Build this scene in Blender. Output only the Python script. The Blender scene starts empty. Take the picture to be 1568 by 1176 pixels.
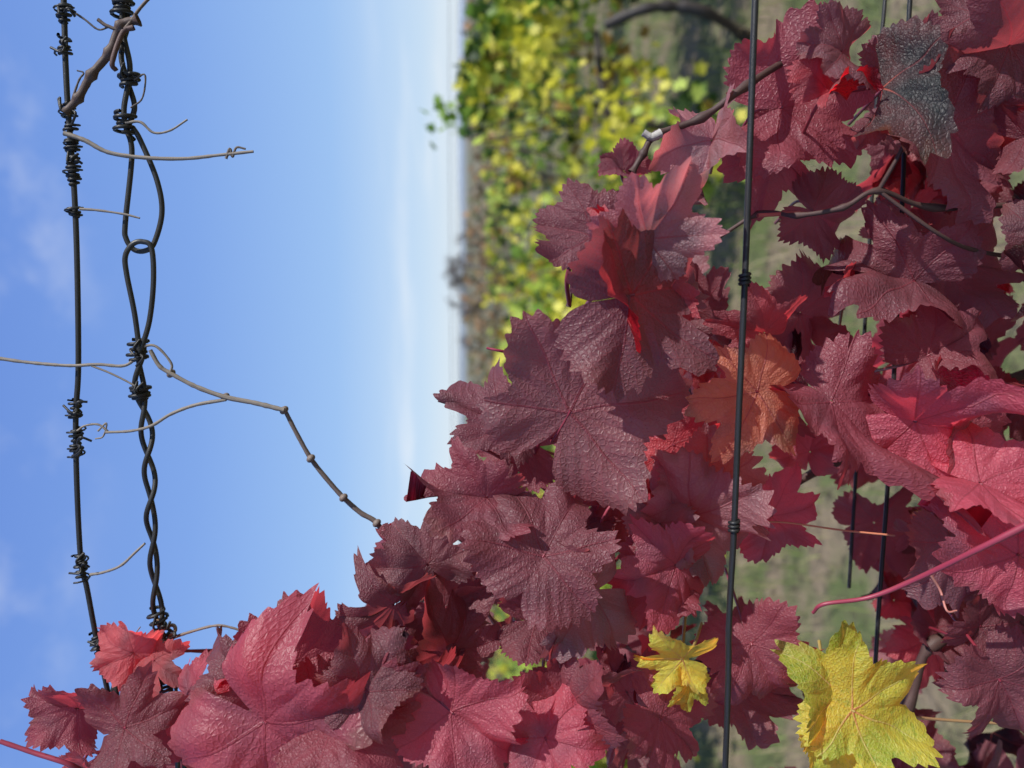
import bpy, math, random
import numpy as np
from mathutils import Vector, Matrix
rng = np.random.default_rng(7); random.seed(7)
scene = bpy.context.scene

# ------------------------------------------------------------------ camera (phone held sideways: roll 90 deg)
EYE = np.array([0.0, 0.0, 1.55]); PITCH = math.radians(3.6); FPX = 1178.0
F = np.array([0, math.cos(PITCH), -math.sin(PITCH)]); U = np.array([0, math.sin(PITCH), math.cos(PITCH)]); R = np.array([1.0, 0, 0])
cam_d = bpy.data.cameras.new("camera"); cam = bpy.data.objects.new("camera", cam_d); scene.collection.objects.link(cam)
cx = -U; cy = R; cz = -F      # camera x axis = world down, camera y axis = world right
cam.matrix_world = Matrix(((cx[0], cy[0], cz[0], EYE[0]), (cx[1], cy[1], cz[1], EYE[1]), (cx[2], cy[2], cz[2], EYE[2]), (0, 0, 0, 1)))
cam_d.sensor_width = 36; cam_d.lens = 36 * FPX / 1568; cam_d.clip_start = 0.02; cam_d.clip_end = 8000
cam_d.dof.use_dof = True; cam_d.dof.focus_distance = 0.61; cam_d.dof.aperture_fstop = 4.2
scene.camera = cam

# trellis: vertical plane y = D0 + S0*x (+ depth offset). Image pixels (a across, b down), cast from the camera onto the plane -> metres
D0, S0 = 0.65, -0.122
def row(a, b, off=0.0):
    r = F + R * (588 - b) / FPX + U * (784 - a) / FPX
    lam = (D0 + off) / (r[1] - S0 * r[0])
    return EYE + lam * r
PXM = D0 / FPX   # metres per image pixel on the trellis plane

# ------------------------------------------------------------------ mesh helpers
class Acc:
    def __init__(s): s.v = []; s.f = []; s.n = 0; s.tint = []; s.lc = []; s.wet = []
    def add(s, v, f, tint=(1, 1, 1), lc=None, wet=0.0):
        v = np.asarray(v, float); s.v.append(v); s.f.append(np.asarray(f) + s.n); s.n += len(v)
        t = np.asarray(tint, float)
        if t.ndim == 1: t = np.tile(t, (len(v), 1))
        s.tint.append(t); s.lc.append(np.zeros((len(v), 3)) if lc is None else lc)
        s.wet.append(np.full(len(v), wet))
    def build(s, name, mat, parent=None, smooth=True):
        v = np.concatenate(s.v); k = s.f[0].shape[1]; f = np.concatenate(s.f)
        me = bpy.data.meshes.new(name); me.vertices.add(len(v)); me.vertices.foreach_set("co", v.ravel())
        me.loops.add(f.size); me.loops.foreach_set("vertex_index", f.ravel().astype(np.int32))
        me.polygons.add(len(f)); me.polygons.foreach_set("loop_start", (np.arange(len(f)) * k).astype(np.int32))
        me.polygons.foreach_set("loop_total", np.full(len(f), k, np.int32))
        me.polygons.foreach_set("use_smooth", np.full(len(f), smooth))
        t = np.concatenate(s.tint); a = me.attributes.new("tint", 'FLOAT_COLOR', 'POINT')
        a.data.foreach_set("color", np.hstack([t, np.ones((len(t), 1))]).ravel())
        l = np.concatenate(s.lc); a = me.attributes.new("lc", 'FLOAT_VECTOR', 'POINT'); a.data.foreach_set("vector", l.ravel())
        a = me.attributes.new("wet", 'FLOAT', 'POINT'); a.data.foreach_set("value", np.concatenate(s.wet))
        me.update(calc_edges=True); me.validate()
        me.materials.append(mat); ob = bpy.data.objects.new(name, me); scene.collection.objects.link(ob)
        if parent: ob.parent = parent
        return ob
def empty(name):
    e = bpy.data.objects.new(name, None); scene.collection.objects.link(e); return e
def smooth_path(pts, n=8):
    p = np.asarray(pts, float)
    if len(p) < 3:
        t = np.linspace(0, 1, n + 1)[:, None]; return p[0] * (1 - t) + p[-1] * t
    q = np.vstack([2 * p[0] - p[1], p, 2 * p[-1] - p[-2]]); out = []
    for i in range(1, len(q) - 2):
        for t in np.arange(n) / n:
            out.append(0.5 * ((2 * q[i]) + (-q[i - 1] + q[i + 1]) * t + (2 * q[i - 1] - 5 * q[i] + 4 * q[i + 1] - q[i + 2]) * t * t + (-q[i - 1] + 3 * q[i] - 3 * q[i + 1] + q[i + 2]) * t ** 3))
    out.append(p[-1]); return np.array(out)
def frames(p):
    t = np.gradient(p, axis=0); t /= np.linalg.norm(t, axis=1)[:, None] + 1e-12
    ref = np.array([0.13, 0.97, 0.21]); n = np.cross(t, ref); bad = np.linalg.norm(n, axis=1) < 0.1
    n[bad] = np.cross(t[bad], [1, 0, 0]); n /= np.linalg.norm(n, axis=1)[:, None]
    return t, n, np.cross(t, n)
def tube(acc, p, rad, sides=8, tint=(1, 1, 1), jitter=0.0):
    p = np.asarray(p, float); rad = np.broadcast_to(np.asarray(rad, float), (len(p),)).copy()
    if jitter: rad *= 1 + jitter * rng.normal(size=len(p))
    t, n, b = frames(p); th = np.arange(sides) * 2 * math.pi / sides
    v = p[:, None] + rad[:, None, None] * (n[:, None] * np.cos(th)[None, :, None] + b[:, None] * np.sin(th)[None, :, None])
    m = len(p); i = np.arange(m - 1)[:, None] * sides; j = np.arange(sides)[None]; j2 = (j + 1) % sides
    f = np.stack([i + j, i + j2, i + sides + j2, i + sides + j], -1).reshape(-1, 4)
    d = np.cumsum(np.r_[0, np.linalg.norm(np.diff(p, axis=0), axis=1)])
    lc = np.stack([np.tile(np.cos(th), (m, 1)), np.tile(np.sin(th), (m, 1)), np.repeat(d[:, None] * 40, sides, 1)], -1).reshape(-1, 3)
    acc.add(v.reshape(-1, 3), f, tint, lc)
def lerp_path(p, s):
    d = np.cumsum(np.r_[0, np.linalg.norm(np.diff(p, axis=0), axis=1)]); s = np.asarray(s) * d[-1]
    return np.stack([np.interp(s, d, p[:, k]) for k in range(3)], -1)
def helix(path, turns, rad, n=None, phase=0, loose=0.0):
    n = n or int(turns * 14) + 2
    p = lerp_path(path, np.linspace(0, 1, n)); t, nn, b = frames(p)
    ph = phase + np.linspace(0, turns * 2 * math.pi, n)
    rr = rad * (1 + loose * np.sin(ph * 0.37 + phase * 3) + loose * 0.5 * np.sin(ph * 0.91 + 1))
    return p + rr[:, None] * (nn * np.cos(ph)[:, None] + b * np.sin(ph)[:, None])

# ------------------------------------------------------------------ materials
def newmat(name):
    m = bpy.data.materials.new(name); m.use_nodes = True; nt = m.node_tree; nt.nodes.clear(); return m, nt
class G:
    def __init__(s, nt): s.nt = nt
    def n(s, t, **k):
        nd = s.nt.nodes.new(t)
        for a, b in k.items(): setattr(nd, a, b)
        return nd
    def set(s, sock, v):
        if v is None: return
        if isinstance(v, bpy.types.NodeSocket): s.nt.links.new(v, sock)
        else: sock.default_value = v
    def m(s, op, a, b=None, c=None, clamp=False):
        nd = s.n("ShaderNodeMath", operation=op, use_clamp=clamp); s.set(nd.inputs[0], a); s.set(nd.inputs[1], b)
        s.set(nd.inputs[2], c); return nd.outputs[0]
    def mr(s, v, a, b, c=0.0, d=1.0):
        nd = s.n("ShaderNodeMapRange"); nd.interpolation_type = 'SMOOTHSTEP'
        for i, x in enumerate((v, a, b, c, d)): s.set(nd.inputs[i], x)
        return nd.outputs[0]
    def mix(s, fac, a, b, mode='MIX'):
        nd = s.n("ShaderNodeMix", data_type='RGBA', blend_type=mode); s.set(nd.inputs[0], fac); s.set(nd.inputs[6], a); s.set(nd.inputs[7], b); return nd.outputs[2]
    def noise(s, vec, scale, detail=3, rough=0.55):
        nd = s.n("ShaderNodeTexNoise"); s.set(nd.inputs['Vector'], vec); nd.inputs['Scale'].default_value = scale
        nd.inputs['Detail'].default_value = detail; nd.inputs['Roughness'].default_value = rough; return nd
    def attr(s, name): return s.n("ShaderNodeAttribute", attribute_name=name)
    def bump(s, h, strength, dist, normal=None):
        nd = s.n("ShaderNodeBump"); nd.inputs['Strength'].default_value = strength; nd.inputs['Distance'].default_value = dist
        s.set(nd.inputs['Height'], h)
        if normal is not None: s.set(nd.inputs['Normal'], normal)
        return nd.outputs[0]

def leaf_material(name):
    m, nt = newmat(name); g = G(nt)
    lc = g.attr("lc").outputs['Vector']; tint = g.attr("tint").outputs['Color']; wet = g.attr("wet").outputs['Fac']
    sp = g.n("ShaderNodeSeparateXYZ"); g.set(sp.inputs[0], lc)
    x = g.m('ABSOLUTE', sp.outputs[0]); y = sp.outputs[1]
    r = g.m('SQRT', g.m('ADD', g.m('MULTIPLY', x, x), g.m('MULTIPLY', y, y)))
    th = g.m('ARCTAN2', x, y)
    d = g.m('MINIMUM', th, g.m('MINIMUM', g.m('ABSOLUTE', g.m('SUBTRACT', th, 0.91)), g.m('ABSOLUTE', g.m('SUBTRACT', th, 1.92))))
    s_ = g.m('MULTIPLY', r, g.m('COSINE', d)); t_ = g.m('MULTIPLY', r, g.m('SINE', d))
    w = g.m('MULTIPLY_ADD', s_, -0.008, 0.0105)
    main = g.mr(g.m('DIVIDE', t_, w), 0.5, 1.6, 1.0, 0.0)
    q = g.m('DIVIDE', g.m('SUBTRACT', s_, g.m('MULTIPLY', g.m('POWER', t_, 1.15), 1.25)), 0.165)
    fr = g.m('ABSOLUTE', g.m('SUBTRACT', g.m('FRACT', q), 0.5))
    sec = g.mr(fr, 0.012, 0.042, 1.0, 0.0)
    vo = g.n("ShaderNodeTexVoronoi", feature='DISTANCE_TO_EDGE'); g.set(vo.inputs['Vector'], lc); vo.inputs['Scale'].default_value = 25
    ter = g.mr(vo.outputs['Distance'], 0.01, 0.11, 1.0, 0.0)
    vein = g.m('MAXIMUM', g.m('MULTIPLY', sec, 0.7), g.m('MULTIPLY', ter, 0.48))
    nf = g.noise(lc, 10, 4, 0.75)
    isg = g.n("ShaderNodeSeparateColor"); g.set(isg.inputs[0], tint); green = g.mr(isg.outputs[1], 0.20, 0.24)
    darkc = g.mix(1.0, tint, (0.36, 0.6, 0.6, 1), 'MULTIPLY')
    col = g.mix(g.m('MULTIPLY', g.mr(nf.outputs['Fac'], 0.46, 0.68), 0.75), tint, darkc)
    vcol = g.mix(green, g.mix(1.0, tint, (0.40, 0.35, 0.45, 1), 'MULTIPLY'), (0.50, 0.52, 0.16, 1))
    col = g.mix(g.m('MULTIPLY', vein, 0.65), col, vcol)
    mcol = g.mix(green, g.mix(0.45, tint, (0.34, 0.07, 0.08, 1)), (0.55, 0.56, 0.2, 1)); col = g.mix(g.m('MULTIPLY', main, 0.7), col, mcol)
    vein_base = g.m('MULTIPLY', main, g.mr(r, 0.02, 0.35, 1.0, 0.0))  # main veins turn paler and pinker toward the petiole junction
    col = g.mix(g.m('MULTIPLY', vein_base, 0.7), col, (0.52, 0.15, 0.10, 1))
    spot = g.mr(nf.outputs['Fac'], 0.71, 0.74); col = g.mix(g.m('MULTIPLY', spot, 0.85), col, (0.06, 0.027, 0.016, 1))
    geo = g.n("ShaderNodeNewGeometry")
    under = g.mix(0.40, tint, (0.36, 0.15, 0.17, 1)); colb = g.mix(g.m('MULTIPLY', g.m('MAXIMUM', vein, main), 0.6), under, (0.25, 0.05, 0.07, 1)); colb = g.mix(green, colb, col)
    col = g.mix(geo.outputs['Backfacing'], col, colb)
    vd = g.n("ShaderNodeTexVoronoi"); g.set(vd.inputs['Vector'], lc); vd.inputs['Scale'].default_value = 40
    dsel = g.n("ShaderNodeSeparateColor"); g.set(dsel.inputs[0], vd.outputs['Color'])
    drop = g.m('MULTIPLY', g.m('MULTIPLY', g.mr(vd.outputs['Distance'], 0.0, 0.30, 1.0, 0.0), g.m('LESS_THAN', dsel.outputs[0], 0.26)), wet)
    h = g.m('ADD', g.m('MULTIPLY', g.mr(fr, 0.0, 0.35), 0.15), g.m('SUBTRACT', g.m('MULTIPLY', g.mr(vo.outputs['Distance'], 0.0, 0.25), 0.20), g.m('MULTIPLY', main, 0.40)))
    h = g.m('ADD', g.m('ADD', h, g.m('MULTIPLY', nf.outputs['Fac'], 0.75)), g.m('MULTIPLY', drop, .7))
    nrm = g.bump(h, 0.8, 0.0022)
    rough = g.m('SUBTRACT', g.m('MULTIPLY_ADD', nf.outputs['Fac'], 0.36, 0.24), g.m('MULTIPLY', drop, 0.36))
    pr = g.n("ShaderNodeBsdfPrincipled"); g.set(pr.inputs['Base Color'], col); g.set(pr.inputs['Roughness'], rough); g.set(pr.inputs['Normal'], nrm)
    pr.inputs['Specular IOR Level'].default_value = 0.40
    tr = g.n("ShaderNodeBsdfTranslucent"); g.set(tr.inputs['Color'], g.mix(1.0, g.mix(0.25, col, tint), (5.0, 2.2, 2.0, 1), 'MULTIPLY'))
    ms = g.n("ShaderNodeMixShader"); ms.inputs[0].default_value = 0.36
    nt.links.new(pr.outputs[0], ms.inputs[1]); nt.links.new(tr.outputs[0], ms.inputs[2])
    o = g.n("ShaderNodeOutputMaterial"); nt.links.new(ms.outputs[0], o.inputs[0]); return m

def simple_leaf_material(name, trans=0.35, rough=0.5):
    m, nt = newmat(name); g = G(nt); tint = g.attr("tint").outputs['Color']
    pr = g.n("ShaderNodeBsdfPrincipled"); g.set(pr.inputs['Base Color'], tint); pr.inputs['Roughness'].default_value = rough
    pr.inputs['Specular IOR Level'].default_value = 0.4
    tr = g.n("ShaderNodeBsdfTranslucent"); g.set(tr.inputs['Color'], g.mix(1.0, tint, (1.6, 1.6, 1.1, 1), 'MULTIPLY'))
    ms = g.n("ShaderNodeMixShader"); ms.inputs[0].default_value = trans
    nt.links.new(pr.outputs[0], ms.inputs[1]); nt.links.new(tr.outputs[0], ms.inputs[2])
    o = g.n("ShaderNodeOutputMaterial"); nt.links.new(ms.outputs[0], o.inputs[0]); return m

def strand_material(name, metallic, rough, dirt=(0.02, 0.018, 0.016, 1), amt=0.5, scale=3, bstr=0.5, bdist=0.0006):
    m, nt = newmat(name); g = G(nt); tint = g.attr("tint").outputs['Color']; lc = g.attr("lc").outputs['Vector']
    mp = g.n("ShaderNodeVectorMath", operation='MULTIPLY'); g.set(mp.inputs[0], lc); mp.inputs[1].default_value = (1, 1, 0.35)
    nz = g.noise(mp.outputs[0], scale, 5, 0.65); n2 = g.noise(lc, scale * 5, 3)
    col = g.mix(g.m('MULTIPLY', g.mr(nz.outputs['Fac'], 0.45, 0.62), amt), tint, dirt)
    col = g.mix(g.m('MULTIPLY', g.mr(n2.outputs['Fac'], 0.5, 0.7), 0.25), col, g.mix(0.75, (0.25, 0.2, 0.16, 1), tint))
    pr = g.n("ShaderNodeBsdfPrincipled"); g.set(pr.inputs['Base Color'], col); pr.inputs['Metallic'].default_value = metallic
    g.set(pr.inputs['Roughness'], g.m('MULTIPLY_ADD', nz.outputs['Fac'], 0.3, rough - 0.15))
    g.set(pr.inputs['Normal'], g.bump(g.m('ADD', nz.outputs['Fac'], g.m('MULTIPLY', n2.outputs['Fac'], 0.4)), bstr, bdist))
    o = g.n("ShaderNodeOutputMaterial"); nt.links.new(pr.outputs[0], o.inputs[0]); return m

MAT_LEAF = leaf_material("grape_leaf"); MAT_BG = simple_leaf_material("distant_leaf"); MAT_DRY = simple_leaf_material("dry_brush", 0.1, 0.8)
MAT_WIRE = strand_material("weathered_wire", 0.3, 0.42, (0.015, 0.014, 0.013, 1), 0.6, 2.0)
MAT_CANE = strand_material("cane_bark", 0.0, 0.6, (0.05, 0.03, 0.025, 1), 0.5, 2.5)
MAT_GRASS = simple_leaf_material("grass_blade", 0.3, 0.6)

# ------------------------------------------------------------------ grape leaf
CP = np.array([[0, 1.0], [7, .95], [15, .85], [24, .67], [29, .62], [37, .76], [46, .89], [53, .94], [62, .85], [72, .74], [83, .61], [92, .65], [103, .77], [113, .81], [126, .75], [140, .69], [154, .64], [166, .52], [174, .30], [180, .14]])
def leaf_geo(seed, nth=380, nr=16, sinus=1.0, fold=0.2, curl=0.3, ruf=0.07, side=0.0):
    rg = np.random.default_rng(seed)
    th = np.linspace(-math.pi, math.pi, nth); deg = np.degrees(np.abs(th))
    warp = deg + 5 * np.sin(th * 2 + rg.uniform(0, 6)) + 4 * np.sin(th * 3 + rg.uniform(0, 6))
    Rr = np.interp(np.clip(warp, 0, 180), CP[:, 0], CP[:, 1])
    Rr = np.convolve(np.pad(Rr, 2, 'edge'), [.1, .2, .4, .2, .1], 'valid')
    base = 0.84 - 0.14 * (deg / 180)
    s = sinus * rg.uniform(0.55, 1.6); Rm = np.where(deg < 150, base + (Rr - base) * s, Rr)
    Rm *= 1 + 0.11 * np.sin(th + rg.uniform(0, 6)) + 0.05 * np.sin(th * 2 + rg.uniform(0, 6)) + 0.04 * np.sin(th * 4 + rg.uniform(0, 6))
    nt_ = int(rg.integers(44, 60)); edges = np.sort((np.arange(nt_) + rg.uniform(-.42, .42, nt_)) / nt_ * 2 * math.pi - math.pi)
    k = np.searchsorted(edges, th); k0 = np.clip(k - 1, 0, nt_ - 1); k1 = np.clip(k, 0, nt_ - 1)
    w = np.maximum(edges[k1] - edges[k0], 1e-3); fr = np.clip((th - edges[k0]) / w, 0, 1)
    fr = np.where(th > 0, fr, 1 - fr); tri = np.where(fr < 0.6, (fr / 0.6) ** 1.15, (1 - fr) / 0.4)
    amp = rg.uniform(0.05, 0.13, nt_)[k0] * np.clip(w / .13, .4, 1.3)
    Rm = Rm * (1 - amp * 0.5 + amp * tri * np.clip((178 - deg) / 15, 0, 1)) + 0.004 * rg.normal(size=nth) * (deg < 165)
    for _ in range(int(rg.integers(0, 4))):      # insect bites / torn notches in the margin
        c0 = rg.uniform(-2.7, 2.7); Rm *= 1 - rg.uniform(.08, .28) * np.exp(-((th - c0) / rg.uniform(.02, .07)) ** 2)
    rho = np.linspace(0.012, 1, nr) ** 0.85
    x = rho[:, None] * (Rm * np.sin(th))[None]; y = rho[:, None] * (Rm * np.cos(th))[None]
    r = np.hypot(x, y); T = np.broadcast_to(th, x.shape); u = rg.uniform(0, 6.28, 24)
    wx = x + .035 * np.sin(y * 5 + u[0]) * r + .018 * np.sin(y * 11 + x * 4 + u[1]) * r; wy = y + .035 * np.sin(x * 5 + u[2]) * r + .018 * np.sin(x * 10 - y * 5 + u[3]) * r
    lc = np.stack([wx, wy, np.full_like(x, seed * 1.37 % 97)], -1).reshape(-1, 3)
    blot = .5 * np.sin(x * 3.1 + u[4] + 1.3 * np.sin(y * 2.3 + u[5])) + .35 * np.sin(y * 4.7 + u[6] + 1.5 * np.sin(x * 3.7 + u[7])) + .3 * np.sin((x - y) * 8 + u[8] + 2 * np.sin((x + y) * 5 + u[9]))
    blot = (np.clip(blot * 1.0 + rg.uniform(-.3, .4), 0, 1)).reshape(-1, 1)
    P = np.broadcast_to(rho[:, None], x.shape)
    dry = (np.clip((P - .84 - .08 * np.sin(T * 11 + u[18])) / .12, 0, 1) * np.clip(np.sin(T * 2 + u[19]) + .6 * np.sin(T * 5 + u[20]) - .1, 0, 1) * rg.choice([0, .5, .9])).reshape(-1, 1)
    z = ruf * r ** 2 * 1.6 * np.sin(T * rg.integers(2, 5) + u[10]) + ruf * 1.0 * r ** 3 * np.sin(T * 7 + u[11] + r * 3)
    z += ruf * r * (1.1 * np.sin(x * 3.3 + y * 1.7 + u[12]) + .9 * np.sin(y * 4.1 - x * 2 + u[13]) + .55 * np.sin(x * 9 + u[14]) * np.sin(y * 8 + u[15]))
    at = np.abs(T); dd = np.minimum(at, np.minimum(abs(at - .91), abs(at - 1.92))); z += 0.08 * r * np.sin(np.clip(dd, 0, .5) / .5 * math.pi) * np.sqrt(r)
    q = (r * np.cos(dd) - (r * np.sin(dd)) ** 1.15 * 1.25) / .165; z += .006 * np.abs(np.sin(q * math.pi)) * np.clip(r * 2, 0, 1)
    z -= np.clip(r - .45, 0, 1) ** 2 * (.8 * (.5 + .5 * np.sin(T * 2 + u[16])) * rg.uniform(.3, 1.5) + .45 * rg.uniform(-1, 1) + .5 * np.sin(T * 4 + u[17]))
    sg = np.sign(x); ax = np.abs(x); fa = fold + side * sg
    X = sg * (ax * np.cos(fa) - z * np.sin(fa)); Z = ax * np.sin(fa) + z * np.cos(fa)
    if abs(curl) > 1e-3:
        ph = curl * y * 1.2; Rc = 1 / (curl * 1.2)
        Y = np.sin(ph) * (Rc + Z); Z = -(1 - np.cos(ph)) * Rc + Z * np.cos(ph)
    else: Y = y
    v = np.stack([X, Y, Z], -1).reshape(-1, 3)
    i = np.arange(nr - 1)[:, None] * nth; j = np.arange(nth - 1)[None]
    f = np.stack([i + j, i + nth + j, i + nth + j + 1, i + j + 1], -1).reshape(-1, 4)
    return v, f, lc, blot, dry
def rotm(axis, a): return np.array(Matrix.Rotation(a, 3, Vector(axis)))
def place_leaf(acc, pos, L, ang, pitch, roll, tint, seed, wet=0.0, **k):
    """ang: direction of the tip in the trellis plane, 0 = hanging straight down, 90 = toward world left"""
    a = math.radians(ang); yd = np.array([-math.sin(a), 0, -math.cos(a)]); zd = np.array([0, -1.0, 0])
    B = np.stack([np.cross(yd, zd), yd, zd], 1) @ rotm((0, 1, 0), math.radians(roll)) @ rotm((1, 0, 0), math.radians(pitch))
    v, f, lc, blot, dry = leaf_geo(seed, **k); tint = np.asarray(tint)
    red_leaf = tint[1] < .22
    alt = tint * np.array([.38, .85, .85]) if red_leaf else tint * np.array([.6, .82, .8])
    t = tint * (1 - blot) + alt * blot; dc = np.array([.11, .045, .028]) if red_leaf else np.array([.32, .26, .06])
    acc.add((v * L) @ B.T + pos, f, t * (1 - dry) + dc * dry, lc, wet)
    return B

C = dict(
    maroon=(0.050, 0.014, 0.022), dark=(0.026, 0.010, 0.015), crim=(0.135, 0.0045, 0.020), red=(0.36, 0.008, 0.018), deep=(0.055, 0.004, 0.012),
    rose_lit=(0.38, 0.040, 0.085), mauve_lit=(0.27, 0.140, 0.150), purple=(0.050, 0.030, 0.042), orange=(0.52, 0.17, 0.045), pinkor=(0.46, 0.085, 0.090),  # the pink and mauve tints include sunlit and glossy brightness in the colour
    yel=(0.52, 0.54, 0.06), grn_shade=(0.36, 0.44, 0.045), brown=(0.105, 0.050, 0.052))  # shaded part of the yellow leaf painted as a darker green
# a, b, L, ang, pitch, roll, colour, offset, fold, curl, wet
H = [
 (872,632,205,-62,  8,-8,'brown',-.07,.12,.2,1), (968,452,182,-8, -12, 18,'dark',-.10,.22,.35,1), (992,365,120,-62, 25,10,'mauve_lit',-.105,.15,.3,.5),
 (962,445,150,-118,15, 25,'red',-.075,.4,.3,.3), (908,362,98,-160,10,10,'maroon',-.05,.3,.5,1), (955,262,55,-150,0,10,'crim',-.04,.4,.5,.3),
 (1090,215,110,95,20,35,'mauve_lit',-.04,.5,.5,0), (1195,165,155,-15,10,-10,'crim',-.02,.2,.3,.2), (1180,225,120,40,0,10,'crim',.0,.2,.3,.2), (1270,140,80,-40,-30,-20,'red',-.06,.4,.5,0),
 (1290,80,95,-175,15,10,'purple',-.06,.3,.4,.7), (1350,135,120,120,35,-30,'brown',-.06,.65,.5,.7), (1390,110,105,-30,30,20,'purple',-.04,.4,.6,.5),
 (1450,195,155,30,-5,12,'deep',-.06,.2,.4,0), (1545,70,140,170,0,-10,'deep',-.07,.3,.3,0), (1500,20,110,100,10,10,'maroon',-.04,.2,.5,.3),
 (1245,325,92,30,0,10,'deep',.0,.2,.4,.2), (1400,430,140,-165,-10,10,'deep',-.03,.35,.3,.1), (1440,400,130,20,5,-15,'deep',.02,.2,.4,.1), (1305,435,60,170,20,0,'red',-.02,.4,.5,0),
 (1170,510,110,-170,10,-15,'red',-.02,.3,.4,0), (1160,600,125,172,0,0,'orange',-.07,.10,.12,0), (1272,615,160,50,5,-20,'crim',-.075,.25,.35,1),
 (1225,480,110,10,0,15,'deep',.03,.2,.4,0),
 (1420,545,120,-30,5,15,'crim',-.04,.2,.3,1), (1400,645,150,5,10,35,'rose_lit',-.09,.3,.3,.4), (1450,620,135,60,10,-25,'crim',-.06,.3,.3,.4), (1500,740,145,40,20,-20,'rose_lit',-.11,.25,.4,.2), (1560,850,130,-150,10,-20,'rose_lit',-.11,.2,.4,.2),
 (1460,830,130,70,-10,15,'purple',-.05,.25,.5,.2), (1530,1040,140,60,5,10,'deep',-.08,.2,.4,.3), (1500,960,110,-60,5,10,'deep',-.04,.2,.4,.3),
 (1288,1068,138,-85,-8,12,'grn_shade',-.08,.15,.2,.1), (1305,1088,140,25,15,-12,'yel',-.09,.15,.2,.1), (1270,1110,95,120,10,10,'yel',-.075,.25,.3,.1), (1045,1010,80,178,0,-15,'yel',-.085,.35,.4,0), (1055,1045,50,100,0,-10,'grn_shade',-.08,.35,.4,0),
 (1150,985,125,60,5,10,'crim',-.03,.2,.3,.8), (1120,1040,110,20,0,-10,'deep',.0,.2,.3,.4),
 (745,762,112,-175,0,15,'crim',-.06,.35,.2,.6), (775,650,100,-160,10,-10,'maroon',-.02,.2,.2,.8), (800,680,110,-170,0,15,'crim',.0,.3,.2,.0),
 (832,852,160,-60,-5,-10,'deep',-.09,.2,.25,.6), (832,852,105,155,30,-15,'maroon',-.03,.3,.4,.2), (905,905,130,-178,30,5,'mauve_lit',-.08,.2,.35,0),
 (1035,865,115,170,15,-5,'rose_lit',-.05,.25,.3,0), (1010,880,110,10,15,-20,'crim',-.04,.3,.3,0),
 (1080,740,130,-150,20,0,'mauve_lit',-.01,.2,.4,0), (1060,790,140,15,25,5,'mauve_lit',-.03,.2,.3,0), (1180,790,100,-10,0,20,'rose_lit',.0,.3,.3,0), (1010,800,80,60,20,10,'mauve_lit',-.03,.3,.3,0),
 (950,760,120,-30,0,10,'crim',.03,.2,.3,.3), (1030,680,110,30,0,-10,'red',.0,.2,.3,.2),
 (605,925,90,180,15,-15,'maroon',-.06,.2,.3,.5), (655,865,100,-130,10,-10,'brown',-.05,.25,.4,.6), (680,930,100,20,0,10,'deep',-.03,.25,.4,.4),(640,850,75,-160,0,-10,'crim',-.01,.25,.4,.4),
 (450,1020,140,-20,5,-10,'crim',-.07,.2,.3,.5), (400,1030,110,-150,10,10,'maroon',-.05,.2,.4,.5), (405,1105,225,35,12,5,'rose_lit',-.10,.15,.3,.4), (510,1110,150,-15,5,-10,'crim',-.115,.2,.3,.4), (560,1060,110,-60,5,-10,'maroon',-.12,.3,.3,.4),
 (690,1000,125,-60,0,10,'deep',-.05,.25,.3,.4), (640,1060,110,-20,0,-10,'crim',-.06,.2,.3,.3), (690,1090,140,30,22,0,'rose_lit',-.11,.2,.3,.3), (600,1010,105,160,0,-10,'crim',-.05,.2,.3,.3),
 (870,1075,125,-100,10,-15,'crim',-.09,.25,.3,.2), (835,1130,125,60,20,0,'rose_lit',-.11,.25,.3,.2), (880,1040,120,20,0,10,'deep',-.06,.25,.4,.2), (820,950,110,0,0,-20,'deep',-.03,.2,.3,.2),
 (1010,1100,125,40,5,-15,'crim',-.08,.2,.3,.5), (960,1060,100,-120,0,10,'crim',-.03,.2,.3,.5),
 (205,1000,75,-150,10,-10,'pinkor',-.02,.2,.4,0), (235,1010,70,30,10,-20,'pinkor',-.02,.2,.4,0), (120,1085,85,-160,10,15,'crim',-.04,.3,.3,.3), (190,1115,110,-20,5,-15,'deep',-.07,.25,.3,.3), (215,1150,80,120,5,-15,'crim',-.06,.25,.3,.3),
 (295,1068,80,-10,20,-20,'rose_lit',-.05,.2,.3,0), (340,1165,80,170,20,-20,'pinkor',-.03,.2,.3,0), (130,1165,50,-90,20,-20,'pinkor',-.03,.2,.3,0),
]
grapevine = empty("grapevine")
A = Acc(); petioles = Acc(); canes = Acc()
for i, (a, b, L, ang, pi_, ro, c, off, fo, cu, wet) in enumerate(H):
    pos = row(a, b, off); t = np.array(C[c]) * rng.uniform(0.8, 1.25)
    sc = (D0 + off) / D0; hero = i < 3 or c in ('yel', 'grn_shade', 'orange'); jt = .3 if hero else .85
    B = place_leaf(A, pos, L * PXM * sc * (.98 if hero else .95), ang, pi_ + jt * rng.uniform(-22, 22), ro + jt * rng.uniform(-24, 24), t, 11 + i * 3, wet, sinus=.9 if hero else 1.0,
                   fold=fo * rng.uniform(.6, 1.3 if hero else 2.2), curl=cu * rng.uniform(.8, 1.2 if hero else 2.0), ruf=rng.uniform(.06, .08) if hero else rng.uniform(.07, .15), side=jt * rng.uniform(-.3, .3))
    yd = B[:, 1]; zd = B[:, 2]; l = L * PXM
    if a < 560: tgt = pos - yd * l * .3 + np.array([-.02, .06, -.06])
    else: tgt = pos - yd * l * .45 + np.array([rng.uniform(-.03, .03), .08, -0.02])
    mid = pos - yd * l * 0.25 - zd * 0.012
    pt = smooth_path([pos + yd * 0.002 , mid, tgt], 6)
    tube(petioles, pt, np.linspace(.0011, .0015, len(pt)), 7, (0.22, 0.02, 0.04) if c not in ('yel', 'grn_shade') else (.4, .3, .08))
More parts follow.
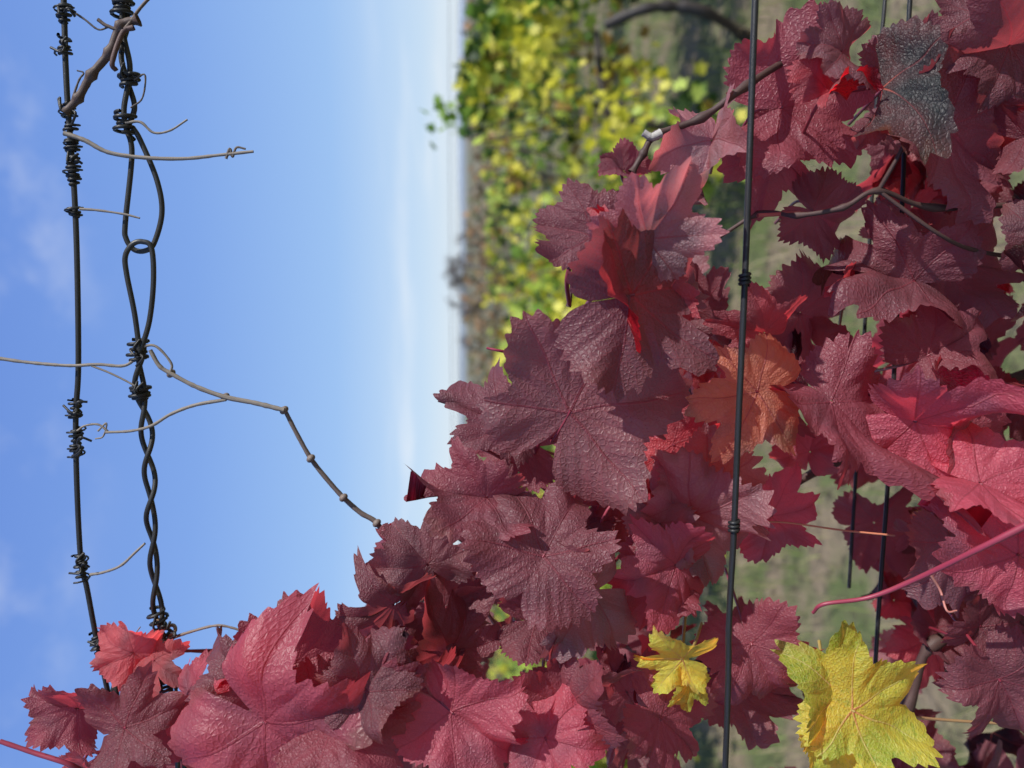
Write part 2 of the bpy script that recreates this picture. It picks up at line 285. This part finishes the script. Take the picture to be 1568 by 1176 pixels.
bound = [(90, 1230), (250, 1120), (330, 1040), (560, 960), (640, 870), (720, 780), (760, 700), (860, 560), (930, 430), (1000, 330), (1110, 240), (1230, 150), (1420, 60), (1600, 20), (1750, -60)]
bb = np.array([p[1] for p in bound][::-1]); ba = np.array([p[0] for p in bound][::-1])
gaps = [(1200, 390, 80), (1180, 900, 60), (770, 745, 40), (1270, 250, 20), (1090, 860, 40), (1230, 960, 40), (1130, 1130, 50), (1490, 1010, 15)]
cnt = 0
while cnt < 200:
    b = rng.uniform(-80, 1300); a = rng.uniform(100, 1900)
    if a < np.interp(b, bb, ba) + 75: continue
    if any((a - g[0]) ** 2 + (b - g[1]) ** 2 < (g[2] + 55) ** 2 for g in gaps): continue
    off = rng.uniform(0.02, 0.22) if a < 1568 else rng.uniform(-.08, .2); c = rng.choice(['deep', 'crim', 'maroon', 'deep', 'crim', 'mauve_lit', 'red', 'crim', 'rose_lit', 'brown', 'deep'])
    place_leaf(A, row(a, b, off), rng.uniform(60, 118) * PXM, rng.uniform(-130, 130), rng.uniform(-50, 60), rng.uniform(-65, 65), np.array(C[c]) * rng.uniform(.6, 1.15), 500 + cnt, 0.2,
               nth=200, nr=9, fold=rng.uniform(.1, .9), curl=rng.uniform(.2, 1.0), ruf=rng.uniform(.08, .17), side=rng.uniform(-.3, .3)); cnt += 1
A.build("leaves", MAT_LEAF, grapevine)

BR = (0.075, 0.036, 0.030); GY = (0.26, 0.22, 0.18); PK = (0.30, 0.035, 0.07)
def strand(acc, pts, r0, r1, col, off=0.0, nodes=False, n=8, sides=8, jit=0.03):
    q = [row(p[0], p[1], (p[2] if len(p) > 2 else off)) for p in pts]; sp = smooth_path(q, n)
    rad = np.linspace(r0, r1, len(sp))
    if nodes:
        for k in range(len(pts)):
            i = k * n
            for dlt, m in ((-1, 1.25), (0, 1.6), (1, 1.25)):
                if 0 <= i + dlt < len(rad): rad[i + dlt] *= m
    tube(acc, sp, rad, sides, col, jit); return sp
strand(canes, [(1300,60,.02),(1215,88,-.01),(1142,132,-.05),(1075,180,-.05),(1005,207,-.05),(985,235,-.05),(968,264,-.05)], .0028, .0024, BR, nodes=True)
strand(canes, [(985,203,-.052),(998,210,-.052),(1012,204,-.052)], .0028, .0036, (.5, .46, .42))
strand(canes, [(1600,310,-.05),(1430,318,-.055),(1345,292,-.06),(1290,318,-.055),(1220,330,-.04),(1160,328,-.0),(1060,380,.01),(900,385,.0),(870,470,0)], .0022, .0015, BR, nodes=True)
strand(canes, [(1345,292,-.06),(1375,240,-.07),(1400,190,-.07),(1440,120,-.03)], .0017, .0014, BR)
strand(canes, [(1345,292,-.06),(1440,360,-.07),(1500,385,-.05),(1600,400,-.03)], .0016, .0018, BR)
strand(canes, [(1568,960,.03),(1430,985,.03),(1390,1080,.03),(1320,1180,.03)], .005, .004, BR, nodes=True)
strand(canes, [(1760,500,.1),(1500,600,.08),(1290,700,.07),(1100,800,.06),(900,840,.05),(740,850,.03),(600,960,.04),(450,1100,.04),(300,1200,.03)], .005, .0025, BR, nodes=True)
strand(petioles, [(680,793,-.05),(700,822,-.02),(740,850,.02)], .0014, .0018, (.12,.03,.04))
strand(petioles, [(740,850,.0),(730,905,-.01),(760,960,0)], .0018, .0016, (.30,.10,.09))
strand(petioles, [(695,675,-.02),(745,690,-.02),(800,722,0),(860,770,.03)], .0013, .0018, (.42,.10,.12))
strand(petioles, [(872,632,-.065),(830,670,-.02),(805,735,.02)], .0014, .0018, PK)
strand(petioles, [(745,533,-.02),(770,538,-.02),(805,544,0)], .0010, .0014, PK)
strand(petioles, [(878,388,-.03),(868,430,-.02),(872,468,0)], .0022, .0018, (.25,.04,.06))
strand(petioles, [(1245,938,-.07),(1262,925,-.08),(1330,915,-.09),(1400,888,-.11),(1500,840,-.15),(1580,800,-.17)], .0014, .0024, PK)
strand(petioles, [(1425,880,-.1),(1440,905,-.1),(1450,935,-.11),(1465,935,-.11)], .0011, .0007, (.5,.2,.16))
strand(petioles, [(950,905,-.03),(940,960,-.03),(920,1015,-.02),(950,1070,0)], .0017, .0017, PK)
strand(petioles, [(1125,800,-.01),(1200,800,-.01),(1290,812,-.02),(1370,820,-.03)], .0007, .0009, (.6,.22,.12))
strand(petioles, [(1000,730,.0),(940,770,.0),(920,800,.0)], .0014, .0014, PK)
strand(petioles, [(0,1135,-.06),(50,1152,-.06),(110,1172,-.06),(160,1200,-.04)], .0018, .0022, PK)
strand(petioles, [(1568,1110,-.03),(1440,1102,-.04),(1320,1090,-.06)], .0014, .0013, (.4,.25,.12))
strand(petioles, [(1160,330,-.03),(1225,326,-.02)], .0016, .0016, (.5,.1,.1))
petioles.build("petioles", strand_material("petiole_skin", 0, .45, (.25,.05,.05,1), .4, 2, .2), grapevine)

# dead grey cane and tendrils hanging on the top wires
strand(canes, [(212,30),(185,40),(168,80),(140,115),(120,150),(100,172)], .0034, .0028, (.085,.05,.04), off=-.008, nodes=True)
strand(canes, [(205,42,-.01),(188,50,-.01),(172,95,-.015),(178,108,-.012)], .0022, .0018, (.09,.04,.035))
strand(canes, [(150,30),(165,40),(190,44),(215,12),(240,-15)], .0014, .0012, (.12,.08,.06), off=-.01)
T = [
 ([(98,204),(130,215),(165,233),(215,241),(280,243),(340,237),(388,232)], .0019, .0012, GY),
 ([(346,243),(352,228),(356,240),(362,226),(376,228)], .0012, .0008, (.14,.11,.09)),
 ([(122,320),(150,322),(190,328),(214,334)], .0011, .0008, GY),
 ([(0,549),(35,554),(75,558),(112,560),(150,558),(190,560),(212,545)], .0015, .0012, GY),
 ([(140,560),(170,572),(205,590),(214,600)], .0009, .0008, GY),
 ([(212,532),(238,530),(262,556),(260,572)], .0011, .0010, GY),
 ([(230,536),(244,560),(262,572),(300,592),(345,608),(390,617),(435,628)], .0017, .0021, GY),
 ([(346,612),(300,620),(262,634),(232,652),(200,660),(162,662)], .0015, .0011, GY),
 ([(192,188),(215,187),(235,203),(260,200),(287,183)], .0012, .0007, GY),
 ([(138,880),(160,876),(185,866),(207,846),(222,832)], .0013, .0010, GY),
 ([(255,980),(290,968),(330,958),(358,962),(380,971)], .0015, .0009, (.24,.18,.14)),
 ([(150,660),(163,648),(158,668),(146,672)], .0008, .0006, GY),
 ([(165,660),(150,650),(130,652),(118,660)], .0010, .0008, GY),
 ([(112,18),(130,30),(150,45),(165,42)], .0009, .0007, (.1,.08,.07)),
 ([(205,122),(222,115),(218,150),(200,165)], .0008, .0006, (.1,.08,.07)),
 ([(105,170),(120,125),(128,112),(118,108)], .0009, .0006, (.1,.08,.07)),
 ([(150,980),(172,968),(200,975),(215,960)], .0007, .0005, GY),
 ([(168,1018),(182,1006),(204,1010),(210,1030),(196,1062),(230,1070)], .0016, .0014, (.1,.07,.06)),
 ([(210,1020),(236,1040),(250,1060)], .0011, .0010, (.1,.07,.06)),
]
for pts, r0, r1, col in T: strand(canes, pts, r0, r1, col, off=-.006, jit=.06)
strand(canes, [(435,626),(455,665),(476,702),(500,733),(526,762),(552,785),(577,801),(600,838),(625,870)], .0018, .0025, (.16,.12,.10), nodes=False)
for p in [(435,628),(476,702),(526,762),(577,801),(345,608),(262,572)]:
    q = row(p[0], p[1], -.003); k = np.linspace(-1, 1, 7); tube(canes, q + k[:, None] * np.array([-.0022, 0, -.0022]), .0040 * np.sqrt(1.03 - k ** 2) , 8, (.2, .15, .12))
canes.build("canes", MAT_CANE, grapevine)
tk = Acc()
tube(tk, smooth_path([(-.12, .78, -.05), (-.10, .77, .3), (-.15, .76, .5), (-.10, .75, .66), (-.02, .74, .76), (.5, .70, .78), (.9, .64, .78)], 10), np.linspace(.03, .012, 61), 12, (.1, .075, .055), .08)
tube(tk, smooth_path([(-.10, .75, .66), (-.3, .77, .76), (-.8, .83, .78)], 10), np.linspace(.02, .012, 21), 12, (.1, .075, .055), .08)
tk.build("trunk", strand_material("old_bark", 0, .85, (.03,.022,.018,1), .7, 2, 1.0, .004), grapevine)

# ------------------------------------------------------------------ trellis wires
trellis = empty("trellis_wires"); W = Acc()
GW = (0.045, 0.045, 0.043)
def wpath(pts, off=0.0, n=10): return smooth_path([row(a, b, off) for a, b in pts], n)
w1 = wpath([(60,-1200),(97,-20),(99,60),(104,165),(113,280),(118,400),(120,560),(116,640),(118,750),(124,860),(133,900),(148,980),(167,1070),(185,1180),(215,2300)]); tube(W, w1, .0022, 10, GW)
def link(pts, r=.0021, off=0.0):
    p = wpath(pts, off, 10); tube(W, p, r, 10, GW); return p
link([(184,-1200),(187,-20),(189,50),(199,105),(190,165),(193,195),(202,235),(192,340),(193,365),(205,382),(222,384),(236,372),(248,325),(240,275),(215,215),(203,195)])
link([(187,-60),(195,30),(190,60),(186,90),(197,130),(206,165),(195,200),(205,215)], off=.006)
link([(214,540),(206,480),(194,420),(192,392),(203,374),(218,370),(232,380),(235,430),(229,490),(216,536)], off=-.006)
cpath = wpath([(212,528),(216,600),(222,640),(226,700),(232,780),(236,860),(240,930),(249,990),(254,1050),(268,1110),(300,1300)])
hp = helix(cpath, 6, .0036, 240, 0, .35); tube(W, hp, .0021, 10, GW); tube(W, helix(cpath, 6, .0034, 240, math.pi, .35), .0021, 10, GW)
def wrap(p0, p1, turns, rad=.0038, r=.0012, off=0, loose=.25, col=(.03, .03, .03)):
    p = smooth_path([row(p0[0], p0[1], off), row(p1[0], p1[1], off)], 10); tube(W, helix(p, turns, rad, None, rng.uniform(0, 6), loose), r, 7, col)
for (p0, p1, tn) in [((98,5),(99,35),4),((99,55),(100,85),3),((103,158),(106,178),3),((108,188),(109,200),2),((110,212),(112,232),4),((112,240),(114,284),7),((113,318),(114,332),2),
    ((116,612),(116,640),4),((117,655),(118,700),6),((123,848),(126,888),5),((146,968),(152,998),4)]:
    wrap(p0, p1, tn); wrap(p0, p1, tn * .6, .0046, .0008, 0, .5)
for (p0, p1, tn) in [((188,-5),(189,25),4),((198,112),(200,132),3),((190,172),(193,205),4),((210,520),(213,552),4),((214,592),(217,612),5),((238,930),(250,975),4),((252,1030),(258,1060),3)]: wrap(p0, p1, tn, .0062, .0015, 0, .25)
for (a, b) in [(215, 604), (212, 540), (256, 1045), (246, 965), (196, 118), (100, 70), (106, 168), (124, 868), (150, 980), (246, 1052), (262, 965), (98, 20), (113, 250), (118, 680), (118, 625)]:
    for s in range(3):
        an = rng.uniform(0, 6.28); dl = rng.uniform(12, 24)
        q = [row(a, b, -.006), row(a + math.cos(an) * dl * .5, b + math.sin(an) * dl * .5, -.011), row(a + math.cos(an + .9) * dl, b + math.sin(an + .9) * dl, -.008)]
        tube(W, smooth_path(q, 6), .0010, 6, (.03, .03, .03))
tube(W, helix(wpath([(240,955),(262,962),(264,975)]), 1.5, .003), .0016, 7, (.32, .2, .12))
fr_ = wpath([(1205,-1200),(1157,-10),(1151,150),(1141,420),(1131,640),(1124,810),(1116,960),(1110,1190),(1065,2300)], -.10); tube(W, fr_, .0023, 10, (.03, .03, .032))
for b in (428, 806):
    a = np.interp(b, [0, 420, 640, 810, 1176], [1157, 1141, 1131, 1124, 1110]); p = smooth_path([row(a, b - 9, -.10), row(a - .5, b + 9, -.10)], 8); tube(W, helix(p, 3, .0034, 50), .0013, 7, (.03, .03, .03))
tube(W, wpath([(1470,-1200),(1394,-10),(1382,300),(1362,700),(1342,990),(1335,1190),(1290,2300)], .03), .0020, 10, (.03, .03, .032))
tube(W, wpath([(1400,-600),(1356,-10),(1346,90),(1330,400),(1300,900)], .10), .0018, 10, (.03, .03, .032))
W.build("wires", MAT_WIRE, trellis)

def post(x, y, h):
    a = Acc(); p = smooth_path([(x, y, -.2), (x + .005, y, h * .5), (x, y + .004, h)], 12); tube(a, p, .045, 16, (.22, .19, .15), .02)
    tube(a, np.array([(x, y, h), (x, y, h + .002)]), np.array([.045, .001]), 16, (.25, .22, .18)); return a.build("trellis_post", strand_material("post_wood", 0, .8, (.06,.05,.04,1), .5, 3, .8, .003))
for x in (-1.75, 1.9): post(x, D0 + S0 * x + .05, 2.0)

# ------------------------------------------------------------------ background vines
OUT = np.array([[0, 0], [0, 1], [.25, .55], [.75, .75], [.5, .25], [.62, -.15], [.2, -.42], [0, -.12], [-.2, -.42], [-.62, -.15], [-.5, .25], [-.75, .75], [-.25, .55]])
def cards(acc, pos, size, tint):
    n = len(pos); k = len(OUT); q = rng.normal(size=(n, 3)); q[:, 1] -= .8; q[:, 2] += .5; q /= np.linalg.norm(q, axis=1)[:, None]
    y = rng.normal(size=(n, 3)); y[:, 2] -= 1.0; y -= q * (q * y).sum(1)[:, None]; y /= np.linalg.norm(y, axis=1)[:, None]; x = np.cross(y, q)
    zz = .35 * (np.abs(OUT[:, 0])) - .15 * OUT[:, 1] ** 2
    v = pos[:, None] + size[:, None, None] * (OUT[None, :, :1] * x[:, None] + OUT[None, :, 1:] * y[:, None] + (zz[None, :, None] * rng.uniform(-.3, 1.2, (n, 1, 1))) * q[:, None])
    idx = np.array([[0, i, i + 1] for i in range(1, k - 1)] + [[0, k - 1, 1]])
    f = (idx[None] + (np.arange(n) * k)[:, None, None]).reshape(-1, 3)
    acc.add(v.reshape(-1, 3), f, np.repeat(tint, k, 0))
YG = np.array([(.64, .60, .07), (.40, .50, .08), (.15, .26, .035), (.74, .66, .12), (.04, .085, .02), (.36, .22, .05)])  # deepest green paints the dark, shaded gaps of the canopy
def vine_row(y0, slope, x0, x1, n, top, bot, size, wts, depth=.28, name="vine_row", trunks=()):
    e = empty(name); acc = Acc(); nc = int((x1 - x0) * 17)
    ccx = rng.uniform(x0, x1, nc); ccz = bot(ccx) + (top(ccx) - bot(ccx)) * rng.beta(1.2, .9, nc); ccy = y0 + slope * ccx + rng.normal(0, depth * .6, nc)
    k = rng.integers(0, nc, n); cidx = rng.choice(len(YG), nc, p=wts)
    pos = np.stack([ccx[k], ccy[k], ccz[k]], -1) + rng.normal(size=(n, 3)) * np.array([.105, .09, .095])
    pos[:, 2] = np.minimum(pos[:, 2], top(pos[:, 0]) + rng.uniform(-.06, .06, n) + .04 * np.sin(pos[:, 0] * 9))
    ci = np.where(rng.random(n) < .6, cidx[k], rng.choice(len(YG), n, p=wts))
    cards(acc, pos, size * rng.uniform(.6, 1.2, n), YG[ci] * rng.uniform(.7, 1.15, (n, 1)))
    acc.build("foliage", MAT_BG, e)
    w = Acc(); xs = list(np.arange(x0, x1, 1.05))
    for xx in xs:
        xx += rng.uniform(-.1, .1); yy = y0 + slope * xx; h = .75
        tube(w, smooth_path([(xx, yy, -.05), (xx + rng.uniform(-.04, .04), yy, .3), (xx + rng.uniform(-.06, .06), yy + rng.uniform(-.04, .04), .6), (xx + .1, yy, h), (xx + .5, yy, h + .05)], 5), np.linspace(.035, .015, 21), 8, (.035, .028, .022), .12)
        for s in range(5):
            x2 = xx + rng.uniform(-.4, .5); tube(w, smooth_path([(x2, yy, h), (x2 + rng.uniform(-.1, .1), yy + rng.uniform(-.15, .1), 1.1), (x2 + rng.uniform(-.2, .2), yy + rng.uniform(-.2, .2), min(1.45, float(top(np.array([x2]))[0])))], 5), .006, 5, (.12, .07, .04))
    for xx in trunks:
        yy = y0 + slope * xx - .35
        tube(w, smooth_path([(xx - .05, yy + .2, -.05), (xx, yy, .28), (xx + .03, yy, .45), (xx + .01, yy, .62), (xx - .03, yy + .1, .80)], 6), np.linspace(.035, .028, 25), 9, (.03, .025, .022), .14)
    for z in (.75, 1.1, 1.45, 1.62):
        tube(w, np.array([(xx, y0 + slope * xx, z + .01 * math.sin(xx)) for xx in np.linspace(x0, x1, 40)]), .0018, 5, (.06, .06, .06))
    w.build("wood_and_wires", MAT_CANE, e)
    return e
topf = lambda x: np.interp(x, [-6, 0, .5, 1.1, 1.3, 1.6, 2.3, 7], [1.30, 1.27, 1.27, 1.31, 1.48, 1.51, 1.50, 1.50])
botf = lambda x: np.interp(x, [-7, 0, 1.3, 1.6, 7], [.30, .25, .25, .52, .5]) + .08 * np.sin(x * 3)
vine_row(4.4, -.06, -7, 7, 13500, topf, botf, .058, [.26, .30, .19, .09, .13, .03], trunks=(1.93, 3.1))
sh = Acc(); xs = (588 - 188) / FPX * 4.3
p = np.array([xs, 4.3, 1.5]) + np.linspace(0, 1, 34)[:, None] * np.array([.02, 0, .25]) + rng.normal(size=(34, 3)) * np.array([.05, .04, .02])
cards(sh, p, np.full(34, .045), np.tile((.2, .33, .05), (34, 1))); sh.build("tall_shoot", MAT_BG, bpy.data.objects["vine_row"])
for yy, n in ((7.4, 5000), (10.4, 3500), (13.5, 2500)):
    vine_row(yy, -.06, -12, 12, n, lambda x: 1.16 + .05 * np.sin(x * 1.7 + yy), lambda x: .4 + 0 * x, .085, [.20, .20, .20, .10, .14, .16])

brush = Acc(); n = 8000; bx = rng.uniform(-60, 60, n); bz = rng.beta(1.2, 1.6, n) * (1.3 + .4 * np.sin(bx * .33) ** 2)
cards(brush, np.stack([bx, 34 + rng.normal(0, 1.2, n), bz], -1), rng.uniform(.12, .28, n), np.array([(.24, .15, .08), (.18, .15, .08), (.30, .18, .09), (.12, .13, .06)])[rng.integers(0, 4, n)])
brush.build("hedgerow", MAT_DRY)
def bare_tree(x, y, h):
    acc = Acc()
    def br(p, d, l, r, lev):
        e = p + d * l; m = (p + e) / 2 + rng.normal(size=3) * l * .05
        tube(acc, smooth_path([p, m, e], 3), np.linspace(r, r * .6, 7), 5, (.15, .13, .12))
        if lev == 0: return
        for s in range(5):
            nd = d + rng.normal(size=3) * .6; nd[2] += .1; nd /= np.linalg.norm(nd); br(p + d * l * rng.uniform(.35, 1), nd, l * rng.uniform(.5, .8), r * .5, lev - 1)
    br(np.array([x, y, -.2]), np.array([0, 0, 1.0]), h * .36, h * .03, 4); acc.build("bare_tree", MAT_CANE)
for x, y, h in ((8.0, 60, 4.8), (6.5, 62, 4.2), (10.0, 66, 4.6), (13, 68, 3.0), (3.5, 70, 2.8)): bare_tree(x, y, h)

# ------------------------------------------------------------------ ground, hills
def ground():
    ys = np.r_[np.linspace(-30, 20, 60), np.geomspace(21, 4000, 50)]; xs = np.r_[-np.geomspace(4000, 15, 40), np.linspace(-14, 14, 50), np.geomspace(15, 4000, 40)]
    X, Y = np.meshgrid(xs, ys); Z = .015 * np.sin(X * 2.1) * np.sin(Y * 1.7); Z = Z * (np.abs(X) < 40)
    m, k = X.shape; i = np.arange(m - 1)[:, None] * k; j = np.arange(k - 1)[None]
    a = Acc(); a.add(np.stack([X, Y, Z], -1).reshape(-1, 3), np.stack([i + j, i + j + 1, i + k + j + 1, i + k + j], -1).reshape(-1, 4))
    mt, nt = newmat("vineyard_ground"); g = G(nt); geo = g.n("ShaderNodeNewGeometry"); P = geo.outputs['Position']
    n1 = g.noise(P, 2.2, 4); n2 = g.noise(P, 14, 5, .7); n3 = g.noise(P, .06, 3)
    c = g.mix(g.mr(n1.outputs['Fac'], .40, .58), (.26, .20, .13, 1), (.12, .15, .05, 1)); c = g.mix(g.m('MULTIPLY', g.mr(n2.outputs['Fac'], .48, .66), .75), c, (.07, .055, .035, 1))
    sy = g.n("ShaderNodeSeparateXYZ"); g.set(sy.inputs[0], P)
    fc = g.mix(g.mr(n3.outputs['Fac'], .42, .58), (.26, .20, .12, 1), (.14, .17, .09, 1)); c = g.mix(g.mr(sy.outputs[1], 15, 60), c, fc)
    c = g.mix(g.mr(sy.outputs[1], 120, 1500), c, (.36, .42, .48, 1))  # far ground fades to blue-grey, distance haze put into the colour
    pr = g.n("ShaderNodeBsdfPrincipled"); g.set(pr.inputs['Base Color'], c); pr.inputs['Roughness'].default_value = .95; g.set(pr.inputs['Normal'], g.bump(n2.outputs['Fac'], .8, .03))
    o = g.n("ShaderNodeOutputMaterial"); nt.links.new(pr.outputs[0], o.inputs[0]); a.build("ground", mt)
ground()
def hills():
    a = Acc()
    for dist, hh, col, sd in ((900, 7, (.26, .30, .33), 1), (2200, 22, (.42, .50, .60), 5)):  # aerial haze is mixed into these hill tints
        x = np.linspace(-3500, 3500, 300); h = hh * (.45 + .3 * np.sin(x / 410 + sd) + .2 * np.sin(x / 170 + sd * 2) + .06 * np.sin(x / 37 + sd))
        v = np.concatenate([np.stack([x, np.full_like(x, dist), np.full_like(x, -3)], -1), np.stack([x, np.full_like(x, dist + 60), np.maximum(h, -2)], -1), np.stack([x, np.full_like(x, dist + 500), np.full_like(x, -3)], -1)])
        i = np.arange(299); f = np.concatenate([np.stack([i, i + 1, i + 301, i + 300], -1), np.stack([i + 300, i + 301, i + 601, i + 600], -1)]); a.add(v, f, col)
    m, nt = newmat("hazy_hill"); g = G(nt); t = g.attr("tint").outputs['Color']; geo = g.n("ShaderNodeNewGeometry"); nz = g.noise(geo.outputs['Position'], .02, 4)
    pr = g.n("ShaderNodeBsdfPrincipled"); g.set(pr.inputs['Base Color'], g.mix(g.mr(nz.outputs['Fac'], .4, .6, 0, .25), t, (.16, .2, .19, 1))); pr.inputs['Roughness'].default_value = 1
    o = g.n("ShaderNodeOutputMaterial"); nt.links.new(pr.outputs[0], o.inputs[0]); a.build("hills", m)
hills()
n = 60000; gx = rng.uniform(-7, 8, n); gy = .9 + 12 * rng.random(n) ** 1.3
clump = np.sin(gx * 3.1 + 1) * np.sin(gy * 2.7) + .5 * np.sin(gx * 7.7) * np.sin(gy * 6.1); keep = rng.random(n) < (.55 + .35 * clump); gx = gx[keep]; gy = gy[keep]; n = len(gx)
h = rng.uniform(.04, .20, n); d = rng.uniform(0, 6.28, n); w = rng.uniform(.0015, .004, n); l = h * rng.uniform(.3, 1.3, n)
base = np.stack([gx, gy, np.zeros(n)], -1); sd = np.stack([-np.sin(d), np.cos(d), 0 * d], -1) * w[:, None]; ld = np.stack([np.cos(d), np.sin(d), 0 * d], -1)
up = np.array([0, 0, 1.0]); m1 = base + ld * (l * .3)[:, None] + up * (h * .65)[:, None]; tp = base + ld * l[:, None] + up * h[:, None]
V = np.stack([base - sd, base + sd, m1 + sd * .8, m1 - sd * .8, tp + sd * .1, tp - sd * .1], 1).reshape(-1, 3)
f = (np.array([[0, 1, 2, 3], [3, 2, 4, 5]])[None] + (np.arange(n) * 6)[:, None, None]).reshape(-1, 4)
gc = np.array([(.36, .30, .18), (.28, .23, .13), (.13, .19, .05), (.24, .30, .08)]); ci = np.where(rng.random(n) < .45 + .3 * np.sin(gx * 1.3 + gy), rng.integers(0, 2, n), rng.integers(2, 4, n))
ga = Acc(); ga.add(V, f, np.repeat(gc[ci], 6, 0)); ga.build("grass", MAT_GRASS)

# ------------------------------------------------------------------ light
sun_dir = Vector((0.66, -0.48, 0.68)).normalized()
sl = bpy.data.lights.new("sun", 'SUN'); sl.energy = 5.0; sl.angle = math.radians(.53); sl.color = (1, .97, .92)
so = bpy.data.objects.new("sun", sl); so.rotation_euler = (-sun_dir).to_track_quat('-Z', 'Y').to_euler(); scene.collection.objects.link(so)
wd = bpy.data.worlds.new("World"); scene.world = wd; wd.use_nodes = True; nt = wd.node_tree; nt.nodes.clear(); g = G(nt)
sky = g.n("ShaderNodeTexSky"); sky.sky_type = 'NISHITA'; sky.sun_disc = False; sky.sun_elevation = math.asin(sun_dir.z); sky.sun_rotation = math.atan2(sun_dir.x, sun_dir.y)
sky.air_density = 1.0; sky.dust_density = .4; sky.ozone_density = 2.0
tc = g.n("ShaderNodeTexCoord"); sp = g.n("ShaderNodeSeparateXYZ"); nt.links.new(tc.outputs['Generated'], sp.inputs[0])
STR = .12
ramp = g.n("ShaderNodeValToRGB"); nt.links.new(sp.outputs[2], ramp.inputs[0]); cr = ramp.color_ramp
stops = [(0, (.76, .86, .95)), (.05, (.57, .74, .95)), (.16, (.34, .55, .92)), (.32, (.225, .405, .86)), (.55, (.15, .29, .77)), (.72, (.06, .14, .43)), (1, (.03, .08, .28))]
cr.elements[0].position = 0; cr.elements[1].position = 1
for pz, c in stops[1:-1]: cr.elements.new(pz)
for e, (pz, c) in zip(cr.elements, stops): e.color = (*c, 1)
haze = g.mix(1.0, ramp.outputs[0], (1 / STR, 1 / STR, 1 / STR, 1), 'MULTIPLY')
base_sky = g.mix(.88, sky.outputs[0], haze)
mp = g.n("ShaderNodeMapping"); mp.inputs['Scale'].default_value = (1.5, 1.5, 14); nt.links.new(tc.outputs['Generated'], mp.inputs[0]); cn = g.noise(mp.outputs[0], 1.6, 5, .55)
lowb = g.m('MULTIPLY', g.mr(sp.outputs[2], 0.0, .03), g.mr(sp.outputs[2], .05, .13, 1, 0)); cm = g.m('MULTIPLY', g.mr(cn.outputs['Fac'], .48, .75), g.m('MULTIPLY', lowb, .6))
mp2 = g.n("ShaderNodeMapping"); mp2.inputs['Scale'].default_value = (3, 3, 4); nt.links.new(tc.outputs['Generated'], mp2.inputs[0]); c2 = g.noise(mp2.outputs[0], 2.0, 6, .6)
hi = g.m('MULTIPLY', g.mr(c2.outputs['Fac'], .46, .72), g.m('MULTIPLY', g.mr(sp.outputs[2], .38, .50), .36))
col = g.mix(g.m('ADD', cm, hi, None, True), base_sky, (.93 / STR, .96 / STR, .99 / STR, 1))
bg = g.n("ShaderNodeBackground"); g.set(bg.inputs[0], col); bg.inputs[1].default_value = STR
o = g.n("ShaderNodeOutputWorld"); nt.links.new(bg.outputs[0], o.inputs[0])
scene.view_settings.view_transform = 'Standard'; scene.view_settings.look = 'None'; scene.view_settings.exposure = 0
